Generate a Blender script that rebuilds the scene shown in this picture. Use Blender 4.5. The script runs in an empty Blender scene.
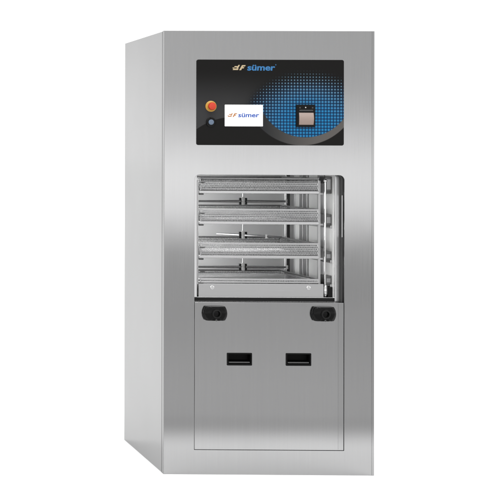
import bpy, bmesh, math, random
from mathutils import Vector, Matrix
random.seed(4)
S = bpy.context.scene
C = S.collection

# ------------------------------------------------------------------ camera
cam_d = bpy.data.cameras.new("camera"); cam = bpy.data.objects.new("camera", cam_d); C.objects.link(cam)
S.camera = cam
PITCH, ROLL, YAW = -0.00700923, 0.00396031, -0.0132960      # pitch > 0 looks down
cp, sp, cy, sy = math.cos(PITCH), math.sin(PITCH), math.cos(YAW), math.sin(YAW)
fwd = Vector((sy*cp, cy*cp, -sp)); right = Vector((cy, -sy, 0)); up = right.cross(fwd)
r2 = right*math.cos(ROLL) + up*math.sin(ROLL); u2 = -right*math.sin(ROLL) + up*math.cos(ROLL)
m = Matrix((r2, u2, -fwd)).transposed().to_4x4(); m.translation = (-1.5991894, -6.4756177, 1.3851562)
cam.matrix_world = m
cam_d.sensor_width = 36; cam_d.lens = 108
cam_d.shift_x = (250 + 227.4539)/500; cam_d.shift_y = (139.66889 - 250)/500
cam_d.clip_start = 0.1; cam_d.clip_end = 500

S.view_settings.view_transform = 'Standard'; S.view_settings.look = 'None'
S.view_settings.exposure = 0; S.view_settings.gamma = 1

# ------------------------------------------------------------------ node helpers
class NT:
    """small helper to write shader maths"""
    def __init__(s, tree): s.t = tree; s.n = tree.nodes; s.l = tree.links
    def new(s, kind, **kw):
        n = s.n.new(kind)
        for k, v in kw.items(): setattr(n, k, v)
        return n
    def put(s, sock, v):
        if isinstance(v, bpy.types.NodeSocket): s.l.new(v, sock)
        else: sock.default_value = v
    def m(s, op, a, b=0.0, c=None, clamp=False):
        n = s.n.new('ShaderNodeMath'); n.operation = op; n.use_clamp = clamp
        s.put(n.inputs[0], a); s.put(n.inputs[1], b)
        if c is not None: s.put(n.inputs[2], c)
        return n.outputs[0]
    def step(s, v, a, b):                       # smooth 0..1 between a and b
        n = s.n.new('ShaderNodeMapRange'); n.interpolation_type = 'SMOOTHSTEP'
        s.put(n.inputs[0], v); n.inputs[1].default_value = a; n.inputs[2].default_value = b
        return n.outputs[0]
    def mix(s, f, a, b):
        n = s.n.new('ShaderNodeMix'); n.data_type = 'RGBA'
        s.put(n.inputs[0], f)
        for i, v in ((6, a), (7, b)):
            if isinstance(v, tuple): v = v + (1,) if len(v) == 3 else v
            s.put(n.inputs[i], v)
        return n.outputs[2]
    def ramp(s, f, stops):
        n = s.n.new('ShaderNodeValToRGB'); e = n.color_ramp.elements
        while len(e) < len(stops): e.new(0.5)
        for q, (p, v) in zip(e, stops):
            q.position = p; q.color = (v, v, v, 1) if not isinstance(v, tuple) else v + (1,)
        s.put(n.inputs[0], f); return n.outputs[0]

# ------------------------------------------------------------------ world: a studio room
w = bpy.data.worlds.new("World"); S.world = w; w.use_nodes = True
N = NT(w.node_tree); bgn = N.n['Background']
tc = N.new('ShaderNodeTexCoord'); sep = N.new('ShaderNodeSeparateXYZ'); N.l.new(tc.outputs['Generated'], sep.inputs[0])
wx, wy, wz = sep.outputs
# the room behind the camera: dim, with a long pale window band near eye height
fz = N.m('MULTIPLY_ADD', wz, 2.5, 0.5, clamp=True)          # elevation -0.2 .. 0.2  ->  0 .. 1
E0 = lambda e: e*2.5 + 0.5
room = N.ramp(fz, [(0.0, .72), (E0(-.127), .70), (E0(-.085), .62), (E0(-.063), .60), (E0(-.054), .95), (E0(-.042), 1.60), (E0(-.0126), 1.80),
                   (E0(.004), 1.50), (E0(.024), 1.04), (E0(.042), .86), (E0(.08), .85), (1.0, .85)])
lr = N.m('MULTIPLY_ADD', N.step(wx, .20, .36), -.15, 1.24)     # the window band is brighter at one end
vm = N.new('ShaderNodeVectorMath', operation='SCALE'); N.l.new(room, vm.inputs[0]); N.l.new(lr, vm.inputs['Scale']); room = vm.outputs[0]
back = N.step(wy, -0.45, -0.10)                             # the white cove behind the cabinet
cove = N.ramp(fz, [(0.0, 1.45), (E0(0.0), 1.66), (E0(.03), 1.60), (E0(.075), 1.36), (1.0, 1.34)])   # evenly lit white cove
wc = N.mix(back, room, cove)
wc = N.mix(N.step(wz, .42, .70), wc, (1.95, 1.95, 1.95))           # overhead brightness added to whiten the floor
N.l.new(wc, bgn.inputs[0]); bgn.inputs[1].default_value = 1.0

def area(name, loc, target, size, power, size_y=None):
    d = bpy.data.lights.new(name, 'AREA'); d.energy = power; d.size = size
    if size_y: d.shape = 'RECTANGLE'; d.size_y = size_y
    o = bpy.data.objects.new(name, d); C.objects.link(o); o.location = loc
    o.rotation_euler = (Vector(target) - Vector(loc)).to_track_quat('-Z', 'Y').to_euler()
    return o
area("floor_fill_light", (0.2, -2.3, 4.2), (0.3, -0.5, 0), 2.6, 70, 1.6)  # added fill light for the floor in front of the cabinet

# ------------------------------------------------------------------ materials
def mat(name):
    mt = bpy.data.materials.new(name); mt.use_nodes = True
    n = NT(mt.node_tree); return mt, n, n.n['Principled BSDF']

def plain(name, col, rough=0.5, metal=0.0, spec=0.5, coat=0.0, bump=0.0, bscale=400, emit=None, es=0.0):
    mt, n, b = mat(name)
    tcn = n.new('ShaderNodeTexCoord')
    nz = n.new('ShaderNodeTexNoise'); nz.inputs['Scale'].default_value = bscale; n.l.new(tcn.outputs['Object'], nz.inputs['Vector'])
    c = n.mix(n.m('MULTIPLY', nz.outputs[0], 0.25), tuple(col), tuple(x*0.8 for x in col))
    n.l.new(c, b.inputs['Base Color'])
    n.put(b.inputs['Roughness'], n.m('MULTIPLY_ADD', nz.outputs[0], 0.08, rough - 0.04))
    b.inputs['Metallic'].default_value = metal; b.inputs['Specular IOR Level'].default_value = spec
    b.inputs['Coat Weight'].default_value = coat
    if bump:
        bp = n.new('ShaderNodeBump'); bp.inputs['Strength'].default_value = bump; bp.inputs['Distance'].default_value = 0.0005
        n.l.new(nz.outputs[0], bp.inputs['Height']); n.l.new(bp.outputs[0], b.inputs['Normal'])
    if emit:
        b.inputs['Emission Color'].default_value = emit + (1,); b.inputs['Emission Strength'].default_value = es
    return mt

def steel(name, col=0.45, rough=0.16, aniso=0.7, grain='Z', bump=0.12, tint=(1, 1, 1.005), wob=0.0, fine=1.0):
    """brushed stainless steel; the grain runs along the given axis"""
    mt, n, b = mat(name)
    tcn = n.new('ShaderNodeTexCoord')
    mp = n.new('ShaderNodeMapping'); n.l.new(tcn.outputs['Object'], mp.inputs[0])
    sc = [900*fine]*3; sc['XYZ'.index(grain)] = 6
    mp.inputs['Scale'].default_value = sc
    nz = n.new('ShaderNodeTexNoise'); nz.inputs['Scale'].default_value = 1; nz.inputs['Detail'].default_value = 3
    n.l.new(mp.outputs[0], nz.inputs['Vector'])
    mp2 = n.new('ShaderNodeMapping'); n.l.new(tcn.outputs['Object'], mp2.inputs[0])
    sc2 = [60]*3; sc2['XYZ'.index(grain)] = 1.2; mp2.inputs['Scale'].default_value = sc2
    n2 = n.new('ShaderNodeTexNoise'); n2.inputs['Scale'].default_value = 1; n2.inputs['Detail'].default_value = 2
    n.l.new(mp2.outputs[0], n2.inputs['Vector'])
    n3 = n.new('ShaderNodeTexNoise'); n3.inputs['Scale'].default_value = 2.2; n.l.new(tcn.outputs['Object'], n3.inputs['Vector'])
    v = n.m('MULTIPLY_ADD', nz.outputs[0], 0.05, col - 0.025)
    v = n.m('ADD', v, n.m('MULTIPLY_ADD', n2.outputs[0], 0.012, -0.006))
    cb = n.new('ShaderNodeCombineColor')
    for i in range(3): n.put(cb.inputs[i], n.m('MULTIPLY', v, tint[i]))
    n.l.new(cb.outputs[0], b.inputs['Base Color'])
    b.inputs['Metallic'].default_value = 1.0
    n.put(b.inputs['Roughness'], n.m('ADD', n.m('MULTIPLY_ADD', nz.outputs[0], 0.06, rough - 0.06), n.m('MULTIPLY', n3.outputs[0], 0.06)))
    if aniso:
        b.inputs['Anisotropic'].default_value = aniso
        tg = n.new('ShaderNodeTangent'); tg.direction_type = 'RADIAL'; tg.axis = grain; n.l.new(tg.outputs[0], b.inputs['Tangent'])
    bp = n.new('ShaderNodeBump'); bp.inputs['Strength'].default_value = bump; bp.inputs['Distance'].default_value = 0.0002
    n.l.new(nz.outputs[0], bp.inputs['Height'])
    last = bp.outputs[0]
    if wob:                                     # slight oil-canning of the sheet
        b2 = n.new('ShaderNodeBump'); b2.inputs['Strength'].default_value = 1; b2.inputs['Distance'].default_value = wob
        n.l.new(n3.outputs[0], b2.inputs['Height']); n.l.new(last, b2.inputs['Normal']); last = b2.outputs[0]
    n.l.new(last, b.inputs['Normal'])
    return mt

M = {}
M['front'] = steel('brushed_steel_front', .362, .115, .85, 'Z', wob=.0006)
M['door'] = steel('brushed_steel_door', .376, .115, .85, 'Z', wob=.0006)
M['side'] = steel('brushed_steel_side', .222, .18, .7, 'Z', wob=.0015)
M['chamber'] = plain('chamber_steel', (.74, .74, .74), .55, .20)
M['wall_reflection'] = plain('wall_reflection_pale', (.90, .90, .89), .45, .15)  # pale tone stands in for bright reflections
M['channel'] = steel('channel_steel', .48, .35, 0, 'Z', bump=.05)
M['arm'] = steel('arm_steel', .27, .25, 0, 'X')
M['fold'] = steel('folded_edge_steel', .165, .2, 0, 'Z')  # darkened to imitate what the rolled edge reflects
M['edge'] = steel('edge_strip_steel', .335, .12, .6, 'Z')
M['post'] = steel('post_steel', .64, .28, 0, 'Z')
M['rack'] = steel('rack_steel', .47, .18, 0, 'X', bump=.15)
M['tray'] = steel('tray_steel', .42, .25, 0, 'X', bump=.15)
M['basket'] = steel('perforated_steel', .47, .22, 0, 'X', bump=.3, wob=.006)
M['chrome'] = plain('polished_steel', (.75, .75, .75), .08, 1.0)
M['dark_steel'] = plain('dark_steel', (.09, .09, .09), .3, 1.0)
M['black'] = plain('black_plastic', (.0025, .0025, .0025), .18, 0, .15, bump=.1)
M['black_soft'] = plain('black_rubber', (.006, .006, .006), .5, 0, .2)
M['cup'] = plain('black_cup_plastic', (.003, .003, .003), .5, 0, .08)
M['cup_lip'] = plain('grey_cup_lip', (.05, .05, .05), .3)
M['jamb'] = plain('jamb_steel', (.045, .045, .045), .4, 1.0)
M['bracket'] = plain('bracket_steel', (.13, .13, .13), .35, 1.0)
M['white_plastic'] = plain('white_plastic', (.62, .62, .61), .3)
M['red'] = plain('red_button_plastic', (.50, .035, .012), .3)
M['yellow'] = plain('yellow_ring_plastic', (.46, .25, .03), .4)
M['blue_grey'] = plain('blue_grey_button', (.10, .14, .20), .3)
M['beige'] = plain('printer_cover', (.29, .22, .19), .45)
M['cream'] = plain('cream_print', (.42, .33, .20), .4)
M['blue_print'] = plain('blue_print', (.02, .14, .33), .4)
M['navy_print'] = plain('navy_ink', (.02, .07, .32), .4, emit=(.02, .08, .40), es=.12)
M['orange_print'] = plain('orange_ink', (.36, .15, .05), .4, emit=(.60, .28, .10), es=.08)
M['screen'] = plain('lit_white_screen', (.8, .8, .8), .3, emit=(1, 1, 1), es=.75)
M['fill_glow'] = plain('added_fill_white', (.8, .8, .8), .5, emit=(1, 1, 1), es=12.0)  # glow of the added chamber fill
def floor_mat():          # white floor; fade to grey in front is added to soften its reflection
    mt, n, b = mat('white_studio_floor')
    tcn = n.new('ShaderNodeTexCoord'); q = n.new('ShaderNodeSeparateXYZ'); n.l.new(tcn.outputs['Object'], q.inputs[0])
    nz = n.new('ShaderNodeTexNoise'); nz.inputs['Scale'].default_value = 1.5; n.l.new(tcn.outputs['Object'], nz.inputs['Vector'])
    yy = n.m('ADD', q.outputs[1], n.m('MULTIPLY_ADD', nz.outputs[0], .16, -.08))
    n.l.new(n.mix(n.step(yy, -1.22, -.56), (.385, .385, .385), (.90, .90, .90)), b.inputs['Base Color'])
    b.inputs['Roughness'].default_value = .8; b.inputs['Specular IOR Level'].default_value = .2
    return mt
M['floor'] = floor_mat()
M['studio'] = plain('grey_studio_floor', (.42, .42, .42), .7, 0, .2, bscale=3)

# printed control panel film
def panel_mat():
    mt, n, b = mat('printed_black_film')
    tcn = n.new('ShaderNodeTexCoord'); s = n.new('ShaderNodeSeparateXYZ'); n.l.new(tcn.outputs['Object'], s.inputs[0])
    k = 1/0.004265
    U = n.m('MULTIPLY', s.outputs[0], k); V = n.m('MULTIPLY_ADD', s.outputs[2], -k, 86.0)
    def dist(cx, cyy, ax=1.0):
        a = n.m('MULTIPLY', n.m('SUBTRACT', U, cx), ax); c = n.m('SUBTRACT', V, cyy)
        return n.m('SQRT', n.m('ADD', n.m('MULTIPLY', a, a), n.m('MULTIPLY', c, c)))
    d_in = dist(109.1, 29.4); d_out = dist(105.7, 28.5); d_h = dist(38.2, 122.0)
    inner = n.m('SUBTRACT', 1.0, n.step(d_in, 48.0, 48.8))
    outer = n.m('SUBTRACT', 1.0, n.step(d_out, 57.0, 57.8))
    hump = n.m('SUBTRACT', 1.0, n.step(d_h, 64.1, 64.9))
    # base film: charcoal, lighter in the middle left
    gr = n.m('MULTIPLY', n.step(V, 8, 58), n.m('SUBTRACT', 1.0, n.step(U, 30, 110)))
    base = n.mix(gr, (.004, .0036, .0033), (.030, .030, .031))
    base = n.mix(hump, base, (.004, .0036, .0033))
    # grey swoosh
    lo = n.step(V, 46, 66)
    gcol = n.mix(n.step(U, 60, 128), (.016, .017, .018), (.085, .079, .074))
    sw = n.m('MULTIPLY', outer, lo)
    col = n.mix(sw, base, gcol)
    # blue disc with half-tone
    fall = n.m('SUBTRACT', 1.0, n.step(dist(112, 62, .62), 8, 48))       # 1 at bottom, 0 away
    glow = n.m('MULTIPLY', fall, 1.0)
    disc = n.mix(glow, (.003, .0035, .004), (.002, .030, .085))
    p = 3.12
    def cell(a): return n.m('SUBTRACT', n.m('FRACT', n.m('DIVIDE', a, p)), 0.5)
    cu, cv = cell(U), cell(V)
    rr = n.m('SQRT', n.m('ADD', n.m('MULTIPLY', cu, cu), n.m('MULTIPLY', cv, cv)))
    fade = n.m('SUBTRACT', 1.0, n.step(dist(112, 58, .74), 22, 54))
    rad = n.m('MULTIPLY_ADD', fade, .25, .11)
    dot = n.m('SUBTRACT', 1.0, n.step(n.m('SUBTRACT', rr, rad), -.07, .07))
    dot = n.m('MULTIPLY', dot, n.step(fade, 0.0, .35))
    dcol = n.mix(glow, (.085, .15, .20), (.010, .155, .34))
    disc = n.mix(dot, disc, dcol)
    # dark grid crosses between the lower cells
    vis = n.m('MULTIPLY', n.m('MAXIMUM', inner, n.m('SUBTRACT', 1.0, n.step(V, 45, 46))), n.step(fade, 0, .3))
    side = n.step(n.m('SUBTRACT', V, n.m('MULTIPLY', U, -0.4)), 20, 60)
    basedark = n.mix(n.m('MULTIPLY', inner, n.step(V, 38, 52)), col, (.006, .006, .0065))
    col = n.mix(vis, basedark, disc)
    n.l.new(col, b.inputs['Base Color'])
    b.inputs['Roughness'].default_value = .22; b.inputs['Specular IOR Level'].default_value = .14
    return mt
M['panel'] = panel_mat()

# ------------------------------------------------------------------ mesh helpers
def finish(name, bm, material, parent=None, smooth=False, loc=None, bevel=0.0, segs=2):
    me = bpy.data.meshes.new(name); bmesh.ops.recalc_face_normals(bm, faces=bm.faces[:]) ; bm.to_mesh(me); bm.free()
    for mm in (material if isinstance(material, (list, tuple)) else [material]): me.materials.append(mm)
    o = bpy.data.objects.new(name, me); C.objects.link(o)
    if parent: o.parent = parent
    if loc: o.location = loc
    if smooth or bevel:
        for f in me.polygons: f.use_smooth = True
    if bevel:
        bv = o.modifiers.new('bevel', 'BEVEL'); bv.width = bevel; bv.segments = segs; bv.limit_method = 'ANGLE'; bv.angle_limit = math.radians(40)
        bv.harden_normals = True
    elif smooth:
        me.set_sharp_from_angle(angle=math.radians(40))
    return o

def box(bm, x0, x1, y0, y1, z0, z1, mi=0):
    v = [bm.verts.new((x, y, z)) for x in (x0, x1) for y in (y0, y1) for z in (z0, z1)]
    for q in ((0, 1, 3, 2), (4, 6, 7, 5), (0, 4, 5, 1), (2, 3, 7, 6), (0, 2, 6, 4), (1, 5, 7, 3)):
        f = bm.faces.new([v[i] for i in q]); f.material_index = mi

def tube(bm, a, b, r, seg=12, r1=None, caps=True):
    a, b = Vector(a), Vector(b); d = (b - a).normalized(); r1 = r if r1 is None else r1
    u = d.orthogonal().normalized(); v = d.cross(u)
    A = [bm.verts.new(a + (u*math.cos(t) + v*math.sin(t))*r) for t in [2*math.pi*i/seg for i in range(seg)]]
    B = [bm.verts.new(b + (u*math.cos(t) + v*math.sin(t))*r1) for t in [2*math.pi*i/seg for i in range(seg)]]
    for i in range(seg):
        j = (i+1) % seg; bm.faces.new((A[i], A[j], B[j], B[i]))
    if caps: bm.faces.new(A[::-1]); bm.faces.new(B)

def lathe_y(bm, cx, cz, prof, seg=32, clipz=None):
    """revolve (radius, y) profile about the line x=cx, z=cz that runs along y"""
    rings = []
    for r, y in prof:
        ring = []
        for i in range(seg):
            t = 2*math.pi*i/seg; x, z = r*math.cos(t), r*math.sin(t)
            if clipz: z = max(-clipz, min(clipz, z))
            ring.append(bm.verts.new((cx + x, y, cz + z)))
        rings.append(ring)
    for a, b in zip(rings, rings[1:]):
        for i in range(seg):
            j = (i+1) % seg; bm.faces.new((a[i], a[j], b[j], b[i]))
    bm.faces.new(rings[0][::-1]); bm.faces.new(rings[-1])

def rrect(x0, x1, z0, z1, r, seg=8):
    """corner points; r = (bl, br, tr, tl)"""
    if not isinstance(r, tuple): r = (r,)*4
    pts = []
    for (cx, cz, a0), rr in zip(((x0, z0, 180), (x1, z0, 270), (x1, z1, 0), (x0, z1, 90)), r):
        if rr <= 0: pts.append((cx, cz)); continue
        ox = cx + (rr if cx == x0 else -rr); oz = cz + (rr if cz == z0 else -rr)
        for i in range(seg+1):
            t = math.radians(a0 + 90*i/seg); pts.append((ox + rr*math.cos(t), oz + rr*math.sin(t)))
    return pts

def plate(name, loops, y0, y1, material, parent=None, bevel=0.0):
    """flat sheet in the x-z plane with holes, from y0 (front) to y1 (back), edges slightly rounded"""
    cu = bpy.data.curves.new(name + '_c', 'CURVE'); cu.dimensions = '2D'; cu.fill_mode = 'BOTH'
    for lp in loops:
        s = cu.splines.new('POLY'); s.points.add(len(lp)-1)
        for p, (x, z) in zip(s.points, lp): p.co = (x, z, 0, 1)
        s.use_cyclic_u = True
    cu.extrude = (y1 - y0)/2 - bevel; cu.bevel_depth = bevel; cu.bevel_resolution = 1; cu.offset = -bevel
    t = bpy.data.objects.new('tmp', cu); C.objects.link(t)
    me = bpy.data.meshes.new_from_object(t.evaluated_get(bpy.context.evaluated_depsgraph_get()))
    bpy.data.objects.remove(t)
    bm = bmesh.new(); bm.from_mesh(me); bpy.data.meshes.remove(me)
    bmesh.ops.remove_doubles(bm, verts=bm.verts[:], dist=1e-6)
    for v in bm.verts: x, z, q = v.co; v.co = (x, (y0+y1)/2 - q, z)
    return finish(name, bm, material, parent)

def empty(name, loc=(0, 0, 0)):
    o = bpy.data.objects.new(name, None); C.objects.link(o); o.location = loc; o.empty_display_size = .1; return o
def tag(o, label, cat, group=None):
    o['label'] = label; o['category'] = cat
    if group: o['group'] = group

def text_mesh(txt, size, offset=0.0, shear=0.0):
    cu = bpy.data.curves.new('t', 'FONT'); cu.body = txt; cu.size = size; cu.offset = offset; cu.extrude = .0004; cu.shear = shear
    cu.resolution_u = 4
    t = bpy.data.objects.new('t', cu); C.objects.link(t)
    me = bpy.data.meshes.new_from_object(t.evaluated_get(bpy.context.evaluated_depsgraph_get()))
    bpy.data.objects.remove(t); return me

# ------------------------------------------------------------------ setting
bm = bmesh.new(); box(bm, -30, 30, -7.2, 3, -.05, -.004); o = finish('ground', bm, M['studio']); o['kind'] = 'structure'
bm = bmesh.new(); box(bm, -60, 60, -1.40, 150, -.003, 0.0); o = finish('floor', bm, M['floor']); o['kind'] = 'structure'

# ------------------------------------------------------------------ cabinet
W, H, D = 0.900, 1.907, 0.770
FD = 0.032                                   # depth of the front frame
cab = empty('washing_cabinet')
tag(cab, 'tall brushed stainless steel washing cabinet with black control panel, open chamber and lower door', 'washing cabinet')

# body shell behind the front frame (sheet steel, open towards the chamber)
bm = bmesh.new()
B0 = FD + .011
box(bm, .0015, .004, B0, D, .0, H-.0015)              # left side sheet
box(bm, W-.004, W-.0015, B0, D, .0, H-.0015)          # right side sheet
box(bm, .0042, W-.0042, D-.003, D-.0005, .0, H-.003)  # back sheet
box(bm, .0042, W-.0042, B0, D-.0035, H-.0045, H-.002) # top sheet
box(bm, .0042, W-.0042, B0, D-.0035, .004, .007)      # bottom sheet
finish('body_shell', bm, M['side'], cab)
# front frame
OX0, OX1, OZ0, OZ1 = .131, .772, .105, 1.287
PX0, PX1, PZ0, PZ1 = .1375, .7680, 1.4145, 1.7825
ff = plate('front_frame', [rrect(0, W, 0, H, .0012, 2), rrect(OX0, OX1, OZ0, OZ1, (.002, .002, .022, .020)),
                      rrect(PX0+.004, PX1-.004, PZ0+.004, PZ1-.004, .004)], 0, .003, M['front'], cab, bevel=.0008)
# folded returns of the frame (outer edges and the opening's jambs)
bm = bmesh.new()
box(bm, 0, .002, .0032, FD, .0, H); box(bm, W-.002, W, .0032, FD, .0, H)
box(bm, .0022, W-.0022, .0032, FD, H-.002, H); box(bm, .0022, W-.0022, .0032, FD, 0, .002)
finish('frame_fold', bm, M['fold'], cab)
# seam strip between front frame and body
bm = bmesh.new(); box(bm, .0022, .0045, FD-.004, B0+.004, .003, H-.003); box(bm, W-.0045, W-.003, FD-.004, B0+.004, .003, H-.003)
box(bm, .0046, W-.0046, FD-.004, B0+.004, H-.006, H-.0046)
finish('seam_gasket', bm, M['black_soft'], cab)
# edge strip lines of the front frame
bm = bmesh.new()
box(bm, .8890, .8990, -.0016, -.0002, .001, H-.001)
finish('edge_trim', bm, M['edge'], cab, bevel=.0005)
bm = bmesh.new()
box(bm, .0010, .0065, -.0012, -.0002, .001, H-.001)
finish('edge_trim', bm, M['front'], cab)

# opening's jamb: a U of sheet following the opening
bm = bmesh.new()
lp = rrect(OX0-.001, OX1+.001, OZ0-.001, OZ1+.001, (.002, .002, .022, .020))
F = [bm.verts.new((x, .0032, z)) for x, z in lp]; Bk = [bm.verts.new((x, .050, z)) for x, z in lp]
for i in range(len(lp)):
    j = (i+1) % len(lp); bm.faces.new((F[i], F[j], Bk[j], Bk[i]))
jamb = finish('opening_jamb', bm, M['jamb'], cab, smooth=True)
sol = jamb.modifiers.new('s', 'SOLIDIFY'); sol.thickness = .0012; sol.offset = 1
# added pale strip standing in for a reflection up the right jamb
bm = bmesh.new(); box(bm, OX1-.0015, OX1-.0002, .018, .028, 1.02, 1.20); finish('jamb_glint', bm, M['chrome'], cab)

# chamber mouth frame at y = .05
plate('chamber_mouth', [rrect(OX0-.012, OX1+.012, .60, OZ1+.025, .002), rrect(.155, .7475, .757, OZ1+.012, .004)],
      .0505, .056, M['post'], cab, bevel=.001)
bm = bmesh.new(); box(bm, .7470, .7690, .047, .0503, .742, 1.284); finish('mouth_post', bm, M['post'], cab, bevel=.001)
bm = bmesh.new(); box(bm, .132, .7460, .040, .0500, .7405, .7560)
finish('door_seal', bm, M['black_soft'], cab, bevel=.002)

# chamber walls
CX0, CX1, CY0, CY1, CZ0, CZ1 = .1500, .7500, .0565, .700, .742, 1.330
bm = bmesh.new()
box(bm, CX0, CX1, CY1, CY1+.003, CZ0, CZ1)
box(bm, CX0-.003, CX0-.0001, CY0, CY1+.003, CZ0, CZ1)
box(bm, CX1+.0001, CX1+.003, CY0, CY1+.003, CZ0, CZ1)
box(bm, CX0-.003, CX1+.003, CY0, CY1+.003, CZ1+.0001, CZ1+.003)
finish('chamber_wall', bm, M['chamber'], cab)
bm = bmesh.new(); box(bm, CX0-.003, CX1+.003, CY0, CY1+.003, CZ0-.003, CZ0-.0001); finish('chamber_floor', bm, M['chamber'], cab)
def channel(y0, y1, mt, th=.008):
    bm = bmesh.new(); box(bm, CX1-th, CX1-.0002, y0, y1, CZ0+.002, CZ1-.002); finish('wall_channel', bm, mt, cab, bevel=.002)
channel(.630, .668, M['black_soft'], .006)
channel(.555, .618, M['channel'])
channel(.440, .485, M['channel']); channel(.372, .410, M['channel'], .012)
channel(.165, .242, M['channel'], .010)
for (y0, y1) in ((.672, .697), (.487, .553), (.246, .368), (.062, .160)):  # pale panels in place of reflections on the right wall
    bm = bmesh.new(); box(bm, CX1-.005, CX1-.0002, y0, y1, CZ0+.002, CZ1-.002); finish('reflection_panel', bm, M['wall_reflection'], cab, bevel=.001)
# brackets behind the mouth on the right, one per shelf
for z0, z1 in ((1.206, 1.280), (1.060, 1.116), (.908, .955), (.803, .850)):
    bm = bmesh.new(); box(bm, .7165, .7445, .075, .150, z0, z1); br = finish('shelf_bracket', bm, M['bracket'], cab, bevel=.002)
    bm = bmesh.new(); box(bm, .7220, .7400, .0735, .0745, z0+.018, z1-.012); finish('bracket_slot', bm, M['arm'], br)
    bm = bmesh.new(); box(bm, .7220, .7400, .0735, .0745, z0+.004, z0+.012); finish('bracket_slot', bm, M['dark_steel'], br)
bm = bmesh.new(); box(bm, .7240, .7445, .062, .200, .7425, .8015); finish('shade_block', bm, M['black_soft'], cab, bevel=.002)  # black block put where only shadow lies, right of the tray
for z in (1.055, .905, .80): 
    bm = bmesh.new(); box(bm, CX1-.014, CX1-.0002, .07, .66, z, z+.012); finish('shelf_runner', bm, M['channel'], cab, bevel=.002)

# added glowing strip, out of view on the left wall, brightens the chamber
bm = bmesh.new(); box(bm, .1505, .1525, .300, .560, .78, 1.30); finish('chamber_fill_strip', bm, M['fill_glow'], cab, bevel=.003)

# lower door
DZ0, DZ1 = .1072, .739
door = plate('lower_door', [rrect(.1328, .7695, DZ0, DZ1, .0015, 2),
                      rrect(.2715, .3765, .4695, .5215, .003, 3), rrect(.5235, .6295, .4695, .5215, .003, 3)], .0005, .0380, M['door'], cab, bevel=.0008)
bm = bmesh.new(); box(bm, .7460, .7685, -.0005, .0003, DZ0+.002, DZ1-.002); finish('door_edge_strip', bm, M['front'], door, bevel=.0002)
for (a, b) in ((.2715, .3765), (.5235, .6295)):
    z0, z1 = .4695, .5215
    cup = plate('handle_cup', [rrect(a-.0012, b+.0012, z0-.0012, z1+.0012, .003, 4), rrect(a+.0042, b-.0042, z0+.0045, z1-.0042, .003, 4)], -.0025, .0003, M['black'], door, bevel=.0006)
    bm = bmesh.new()
    A = [bm.verts.new((x, -.0005, z)) for x, z in rrect(a+.0042, b-.0042, z0+.0045, z1-.0042, .003, 4)]
    Bq = [bm.verts.new((x, .030, z)) for x, z in rrect(a+.008, b-.008, z0+.020, z1-.008, .004, 4)]
    for i in range(len(A)):
        j = (i+1) % len(A); bm.faces.new((A[i], A[j], Bq[j], Bq[i]))
    bm.faces.new(Bq); finish('cup_recess', bm, M['cup'], cup)
    bm = bmesh.new(); tube(bm, (a+.008, .004, z0+.0115), (b-.008, .004, z0+.0115), .0032, 10); finish('cup_lip', bm, M['cup_lip'], cup, smooth=True)

# door latches: round black knobs with flats above and below
for cx in (.2165, .6805):
    cz = .6930; R = .0515; c = .0302
    bm = bmesh.new(); lathe_y(bm, cx, cz, [(R-.004, -.0006), (R-.001, -.004), (R, -.012), (R-.002, -.020), (R-.008, -.026), (R-.018, -.030), (.002, -.031)], 72, clipz=c)
    k = finish('door_latch', bm, M['black'], door, smooth=True)
    bm = bmesh.new(); lathe_y(bm, cx, cz, [(.020, -.0300), (.0205, -.036), (.0185, -.041), (.0140, -.042), (.0125, -.020), (.002, -.020)], 40)
    finish('latch_boss', bm, M['black_soft'], k, smooth=True)
    bm = bmesh.new(); lathe_y(bm, cx, cz-.0275, [(.0042, -.0300), (.0042, -.0312), (.001, -.0314)], 20)
    finish('latch_pin', bm, M['cup_lip'], k, smooth=True)

# ------------------------------------------------------------------ control panel
pan = plate('control_panel', [rrect(0, PX1-PX0, 0, PZ1-PZ0, .0085)], -.0040, -.0003, M['panel'], cab, bevel=.0007)
pan.location = (PX0, 0, PZ0)
def P(px, py): return (px-196)*.004280 , (146.0-py)*.004265+.0       # print positions on the film, metres from its lower left corner

def logo(ox, oz, k, ink, word_ink, parent, y, wx0=14.6, ww=28.0):
    """slanted emblem bars and the word; k = metres per unit, origin at lower left"""
    bm = bmesh.new(); lev = []
    def quad(x, z, wd, h, sl=.55):
        vs = []; lev.append(1)
        for yy in (y, y-.0003-.0001*len(lev)):
            for (a, b) in ((x, z), (x+wd, z), (x+wd+h*sl, z+h), (x+h*sl, z+h)): vs.append(bm.verts.new((ox + a*k, yy, oz + b*k)))
        bm.faces.new(vs[:4]); bm.faces.new(vs[4:][::-1])
        for i in range(4): j = (i+1) % 4; bm.faces.new((vs[i], vs[j], vs[j+4], vs[i+4]))
    quad(0.0, .4, 5.2, 1.5); quad(1.4, 3.0, 4.6, 1.3); quad(3.9, 2.1, 1.5, 3.4); quad(-.4, 2.05, 1.6, .8)
    quad(6.5, .2, 1.9, 5.0); quad(8.9, 4.0, 3.4, 1.3); quad(8.0, 2.0, 3.0, 1.2)
    finish('brand_emblem', bm, ink, parent)
    me = text_mesh('sümer', 10.6, .30, .06)
    bm = bmesh.new(); bm.from_mesh(me); bpy.data.meshes.remove(me)
    xs = [v.co.x for v in bm.verts]; x0, x1 = min(xs), max(xs)
    for v in bm.verts:
        a, b, c = v.co; v.co = (ox + (wx0 + (a-x0)/(x1-x0)*ww)*k, y - (c+.0005)*1.0, oz + (b*.80 + .1)*k)
    vs = [bm.verts.new((ox + (wx0 + ww + p_)*k, y-.0006, oz + q_*k)) for p_, q_ in ((.2, 5.2), (1.0, 5.2), (1.0, 6.2), (.2, 6.2))]
    bm.faces.new(vs); finish('brand_name', bm, word_ink, parent)
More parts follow.
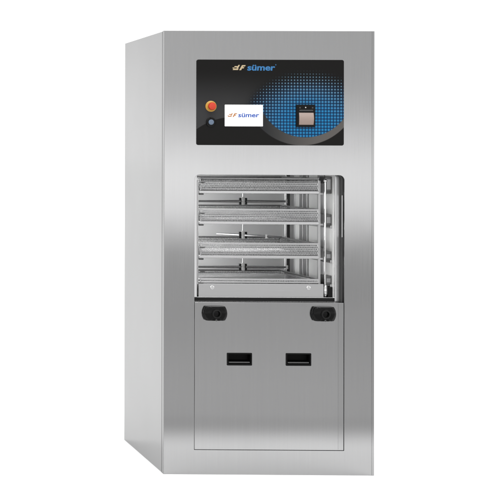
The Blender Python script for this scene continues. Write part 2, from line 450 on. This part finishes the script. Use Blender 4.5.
# upper logo: from px (232,70.4)
a, b = P(232, 70.6); logo(a, b, .00427, M['cream'], M['blue_print'], pan, -.0042)

# screen
a0, b1 = P(224.2, 105.3); a1, b0 = P(262.2, 126.9)
scr = plate('display_screen', [rrect(a0, a1, b0, b1, .0008, 2)], -.0055, -.0042, M['screen'], pan, bevel=.0003)
a, b = P(226.8, 117.8); logo(a, b, .00427*.76, M['orange_print'], M['navy_print'], scr, -.0057, 14.0, 28)

# emergency stop
a, b = P(210.3, 106.9)
bm = bmesh.new(); lathe_y(bm, a, b, [(.0235, -.0042), (.0235, -.0062), (.021, -.0080), (.010, -.0082)], 40)
es = finish('emergency_stop', bm, M['yellow'], pan, smooth=True)
bm = bmesh.new(); lathe_y(bm, a, b, [(.0095, -.0083), (.0095, -.017), (.0160, -.018), (.0165, -.026), (.0145, -.0305), (.008, -.032), (.001, -.0325)], 36)
finish('stop_cap', bm, M['red'], es, smooth=True)
# round key switch
a, b = P(210.2, 122.9)
bm = bmesh.new(); lathe_y(bm, a, b, [(.0205, -.0042), (.0205, -.010), (.0180, -.0125), (.0130, -.0125), (.0125, -.009), (.001, -.009)], 40)
kb = finish('power_button', bm, M['black'], pan, smooth=True)
bm = bmesh.new(); lathe_y(bm, a, b, [(.0115, -.0091), (.0115, -.013), (.0095, -.015), (.001, -.0155)], 28); finish('button_cap', bm, M['blue_grey'], kb, smooth=True)
# printer
a0, b1 = P(295.3, 105.0); a1, b0 = P(314.2, 127.4)
pr = plate('receipt_printer', [rrect(a0, a1, b0, b1, .003, 4), rrect(a0+.011, a1-.007, b0+.009, b1-.034, .002, 3)], -.0105, -.0042, M['black'], pan, bevel=.0008)
bm = bmesh.new()
n_ = 12
prof = [(-.0046, b0+.009)] + [(-.0100 - .006*math.sin(math.pi*i/n_), b0+.0095 + (b1-.0345-b0-.0095)*i/n_) for i in range(n_+1)] + [(-.0046, b1-.0343)]
Lf = [bm.verts.new((a0+.0115, y, z)) for y, z in prof]; Rt = [bm.verts.new((a1-.0075, y, z)) for y, z in prof]
for i in range(len(prof)):
    j = (i+1) % len(prof); bm.faces.new((Lf[i], Lf[j], Rt[j], Rt[i]))
bm.faces.new(Lf); bm.faces.new(Rt[::-1]); finish('paper_cover', bm, M['beige'], pr, smooth=True)
bm = bmesh.new(); box(bm, a0+.012, a1-.010, -.0125, -.0107, b1-.027, b1-.022); finish('tear_bar', bm, M['dark_steel'], pr)
bm = bmesh.new(); lathe_y(bm, (a0+a1)/2-.001, b1-.012, [(.0026, -.0106), (.0024, -.0120), (.0005, -.0125)], 14); finish('indicator_light', bm, M['white_plastic'], pr, smooth=True)
for dx in (.012, .066):
    bm = bmesh.new(); box(bm, a0+dx, a0+dx+.006, -.0118, -.0106, b1-.016, b1-.010); finish('printer_catch', bm, M['dark_steel'], pr)

# ------------------------------------------------------------------ wash rack inside the chamber
rk = empty('wash_rack', (.437, .33, .745))
tag(rk, 'stainless steel wash rack with rotating spray arms standing inside the open chamber', 'wash rack')
RO = Vector(rk.location)
def rfin(name, bm, mt, parent=rk, **kw):
    bmesh.ops.translate(bm, verts=bm.verts[:], vec=-RO); return finish(name, bm, mt, parent, **kw)
RX0, RX1, RY0, RY1 = .168, .700, .062, .600
bm = bmesh.new()
box(bm, .164, .7035, .0570, .0590, .757, .8140); box(bm, .164, .7035, .0592, RY1, .8125, .8145)
box(bm, .164, .166, .0592, RY1, .760, .8120); box(bm, .7015, .7035, .0592, RY1, .760, .8120)
box(bm, .166, .7010, RY1-.002, RY1, .760, .8120)
base = rfin('base_tray', bm, M['tray'], bevel=.0006)
for x in (.222, .638):
    bm = bmesh.new(); lathe_y(bm, x, .7985, [(.0095, .0569), (.0090, .0545), (.0050, .0540), (.0035, .0560), (.001, .0560)], 24)
    s = rfin('screw', bm, M['chrome'], base, smooth=True)
bm = bmesh.new()
for i in range(9):                     # rounded bumper end at the right of the tray
    pass
lathe = [(.001, 0), (.006, .004), (.009, .014), (.0095, .028), (.009, .042), (.006, .052), (.001, .056)]
rings = [[bm.verts.new((.7140 + r*math.cos(t), .066 + r*math.sin(t), .757 + z)) for t in [2*math.pi*i/20 for i in range(20)]] for r, z in lathe]
for p, q in zip(rings, rings[1:]):
    for i in range(20): j = (i+1) % 20; bm.faces.new((p[i], p[j], q[j], q[i]))
bm.faces.new(rings[0][::-1]); bm.faces.new(rings[-1])
rfin('end_bumper', bm, M['chrome'], smooth=True)
# upright posts
for (x, y, r, mt) in ((.711, .060, .0040, 'chrome'), (.711, .585, .0045, 'rack'), (.160, .585, .0045, 'rack'), (.160, .060, .0040, 'rack')):
    bm = bmesh.new(); tube(bm, (x, y, .812), (x, y, 1.262), r, 14); rfin('upright_post', bm, M[mt], smooth=True)
bm = bmesh.new(); bmesh.ops.create_uvsphere(bm, u_segments=20, v_segments=12, radius=.0085); bmesh.ops.translate(bm, verts=bm.verts[:], vec=(.711, .058, 1.263)); rfin('post_cap', bm, M['chrome'], smooth=True)
bm = bmesh.new(); box(bm, .690, .700, .086, .098, .8147, 1.262); rfin('upright_angle', bm, M['channel'])
# shelf rails
levels = [1.205, 1.071, .923]
for z in levels:
    bm = bmesh.new()
    box(bm, RX0, RX1-.012, RY0+.0060, RY0+.0090, z, z+.0115); rfin('shelf_rail', bm, M['rack'], bevel=.0019, segs=3)
    bm = bmesh.new(); box(bm, RX0, RX1-.012, RY1-.014, RY1-.010, z, z+.0065); rfin('shelf_rail', bm, M['rack'], bevel=.001)
    for x0, x1, x2, x3 in ((.6890, .7082, .7080, .7100), (.1578, .1800, .156, .1580)):
        bm = bmesh.new(); box(bm, x0, x1, RY0+.016, RY1-.016, z-.004, z+.004); box(bm, x2, x3, RY0+.0155, RY1-.0155, z-.0045, z+.045)
        rfin('side_rail', bm, M['channel'])
# dark clips at the left end of each rail
for z in levels + [.818]:
    for q in ((.166, .186, .058, .066, z-.006, z+.001), (.172, .192, .060, .068, z+.046, z+.050)):
        bm = bmesh.new(); box(bm, *q); rfin('rail_clip', bm, M['dark_steel'], bevel=.001)
# water supply pipes under the shelves and spray arms
for z in levels:
    bm = bmesh.new(); tube(bm, (.20, .33, z+.004), (.668, .33, z+.004), .0045, 12); pp = rfin('supply_pipe', bm, M['rack'], smooth=True)
    bm = bmesh.new(); tube(bm, (.437, .33, z+.004), (.437, .33, z-.040), .0030, 14); rfin('spindle', bm, M['tray'], pp, smooth=True)
def arm(z, ang, rl, rr, tilt=0, nz=(.97,)):
    bm = bmesh.new(); c = Vector((.437, .33, z)); d = Vector((math.cos(ang), math.sin(ang), tilt))
    lathe = [(.0030, -.017), (.0085, -.015), (.0095, -.004), (.0075, .000), (.0095, .004), (.0085, .014), (.005, .020)]
    rings = [[bm.verts.new((c.x + r*math.cos(t), c.y + r*math.sin(t), c.z + q)) for t in [2*math.pi*i/20 for i in range(20)]] for r, q in lathe]
    for p, q in zip(rings, rings[1:]):
        for i in range(20): j = (i+1) % 20; bm.faces.new((p[i], p[j], q[j], q[i]))
    bm.faces.new(rings[0][::-1]); bm.faces.new(rings[-1])
    hub = rfin('arm_hub', bm, M['white_plastic'], smooth=True)
    bm = bmesh.new()
    for s in (-1, 1):
        tube(bm, (c.x + s*.0135, c.y, c.z-.015), (c.x + s*.0135, c.y, c.z+.015), .0050, 12)
    rfin('hub_sleeve', bm, M['black'], hub, smooth=True)
    bm = bmesh.new()
    tube(bm, c + d*.012, c + d*rr, .0058, 12, .0042); tube(bm, c - d*.012, c - d*rl, .0058, 12, .0042)
    a = rfin('spray_arm', bm, M['arm'], smooth=True)
    for s in nz:
        bm = bmesh.new(); p = c + d*rr*s; tube(bm, p - Vector((0, 0, .008)), p + Vector((0, 0, .008)), .0055, 12); rfin('nozzle', bm, M['white_plastic'], a, smooth=True)
arm(1.163, math.radians(4), .22, .205)
arm(1.010, math.radians(-52), .14, .20, nz=(.62,))
arm(.866, math.radians(1), .23, .205)

# ------------------------------------------------------------------ perforated baskets
def perf(bm, o, u, v, lu, lv, p=.0072, r=.0029, edge=.0025):
    """perforated sheet with round holes: origin o, unit axes u, v"""
    o, u, v = Vector(o), Vector(u), Vector(v)
    nu = int((lu-2*edge)/p); nv = max(1, int((lv-2*edge)/p)); su = (lu-2*edge)/nu; sv = (lv-2*edge)/nv
    def q(a, b): return bm.verts.new(o + u*a + v*b)
    for (a0, a1, b0, b1) in ((0, lu, 0, edge), (0, lu, lv-edge, lv), (0, edge, edge, lv-edge), (lu-edge, lu, edge, lv-edge)):
        bm.faces.new((q(a0, b0), q(a1, b0), q(a1, b1), q(a0, b1)))
    for j in range(nv):
        off = .5 if j % 2 else 0
        i0 = 0
        for i in range(nu - (1 if off else 0)):
            ca, cb = edge + (i+.5+off)*su, edge + (j+.5)*sv
            h1, h2 = su/2, sv/2
            cs = [q(ca+x*h1, cb+y*h2) for x, y in ((-1, -1), (1, -1), (1, 1), (-1, 1))]
            s2 = r*.414
            oc = [q(ca+x, cb+y) for x, y in ((-s2, -r), (s2, -r), (r, -s2), (r, s2), (s2, r), (-s2, r), (-r, s2), (-r, -s2))]
            for k in range(4):
                bm.faces.new((cs[k], cs[(k+1) % 4], oc[(2*k+1) % 8], oc[(2*k) % 8]))
                bm.faces.new((cs[(k+1) % 4], oc[(2*k+2) % 8], oc[(2*k+1) % 8]))
        if off:
            for a0 in (edge, lu-edge-su/2):
                b0 = edge + j*sv; bm.faces.new((q(a0, b0), q(a0+su/2, b0), q(a0+su/2, b0+sv), q(a0, b0+sv)))
BX0, BX1, BY0, BY1 = .176, .687, .076, .585
def bulge(bm, u, o, h):
    out = Vector((u[1], -u[0], 0)) if (Vector(o).dot(Vector((u[1], -u[0], 0))) > 0) else Vector((-u[1], u[0], 0))
    for v in bm.verts:
        t = (v.co.z - .003)/h; v.co += out*.0042*math.sin(math.pi*t)*(h/.052)
def basket(h):
    root = empty('perforated_basket')
    lx, ly = BX1-BX0, BY1-BY0
    bm = bmesh.new(); perf(bm, (-lx/2, -ly/2, .003), (1, 0, 0), (0, 1, 0), lx, ly, .0105, .0043)
    finish('basket_floor', bm, M['basket'], root)
    walls = (((-lx/2, -ly/2, .003), (1, 0, 0), lx), ((-lx/2, ly/2, .003), (1, 0, 0), lx), ((-lx/2, -ly/2, .003), (0, 1, 0), ly), ((lx/2, -ly/2, .003), (0, 1, 0), ly))
    for o_, u_, l_ in walls:
        bm = bmesh.new(); perf(bm, o_, u_, (0, 0, 1), l_, h-.005, edge=.0025)
        bulge(bm, u_, o_, h-.006); wl = finish('basket_wall', bm, M['basket'], root)
    for c in list(root.children):
        sm = c.modifiers.new('s', 'SOLIDIFY'); sm.thickness = .0007
    bm = bmesh.new(); r = .0024
    z = h
    pts = [(-lx/2, -ly/2), (lx/2, -ly/2), (lx/2, ly/2), (-lx/2, ly/2)]
    for zz in (z,):
        for i in range(4):
            (x0, y0), (x1, y1) = pts[i], pts[(i+1) % 4]; tube(bm, (x0, y0, zz), (x1, y1, zz), r, 10)
    finish('basket_rim', bm, M['rack'], root, smooth=True)
    bm = bmesh.new()
    for i in range(4):
        (x0, y0), (x1, y1) = pts[i], pts[(i+1) % 4]; tube(bm, (x0, y0, .0025), (x1, y1, .0025), .0022, 10)
    finish('basket_foot', bm, M['rack'], root, smooth=True)
    return root
def copy_tree(o, parent=None):
    c = o.copy(); C.objects.link(c); c.parent = parent
    for ch in list(o.children): copy_tree(ch, c)
    return c
proto = basket(.058)
low = basket(.0165)
labels = [('highest perforated steel basket, just under the top edge of the opening', 1.2125, proto),
          ('second perforated steel basket from the top, between the first and second spray arms', 1.0785, None),
          ('third perforated steel basket from the top, below the slanted middle spray arm', .9305, None),
          ('shallow lowest perforated steel basket resting on the plain base tray', .8165, low)]
for lab, z, b_ in labels:
    o = b_ or copy_tree(proto)
    o.location = ((BX0+BX1)/2, (BY0+BY1)/2, z)
    tag(o, lab, 'basket', 'perforated baskets stacked in the wash rack')
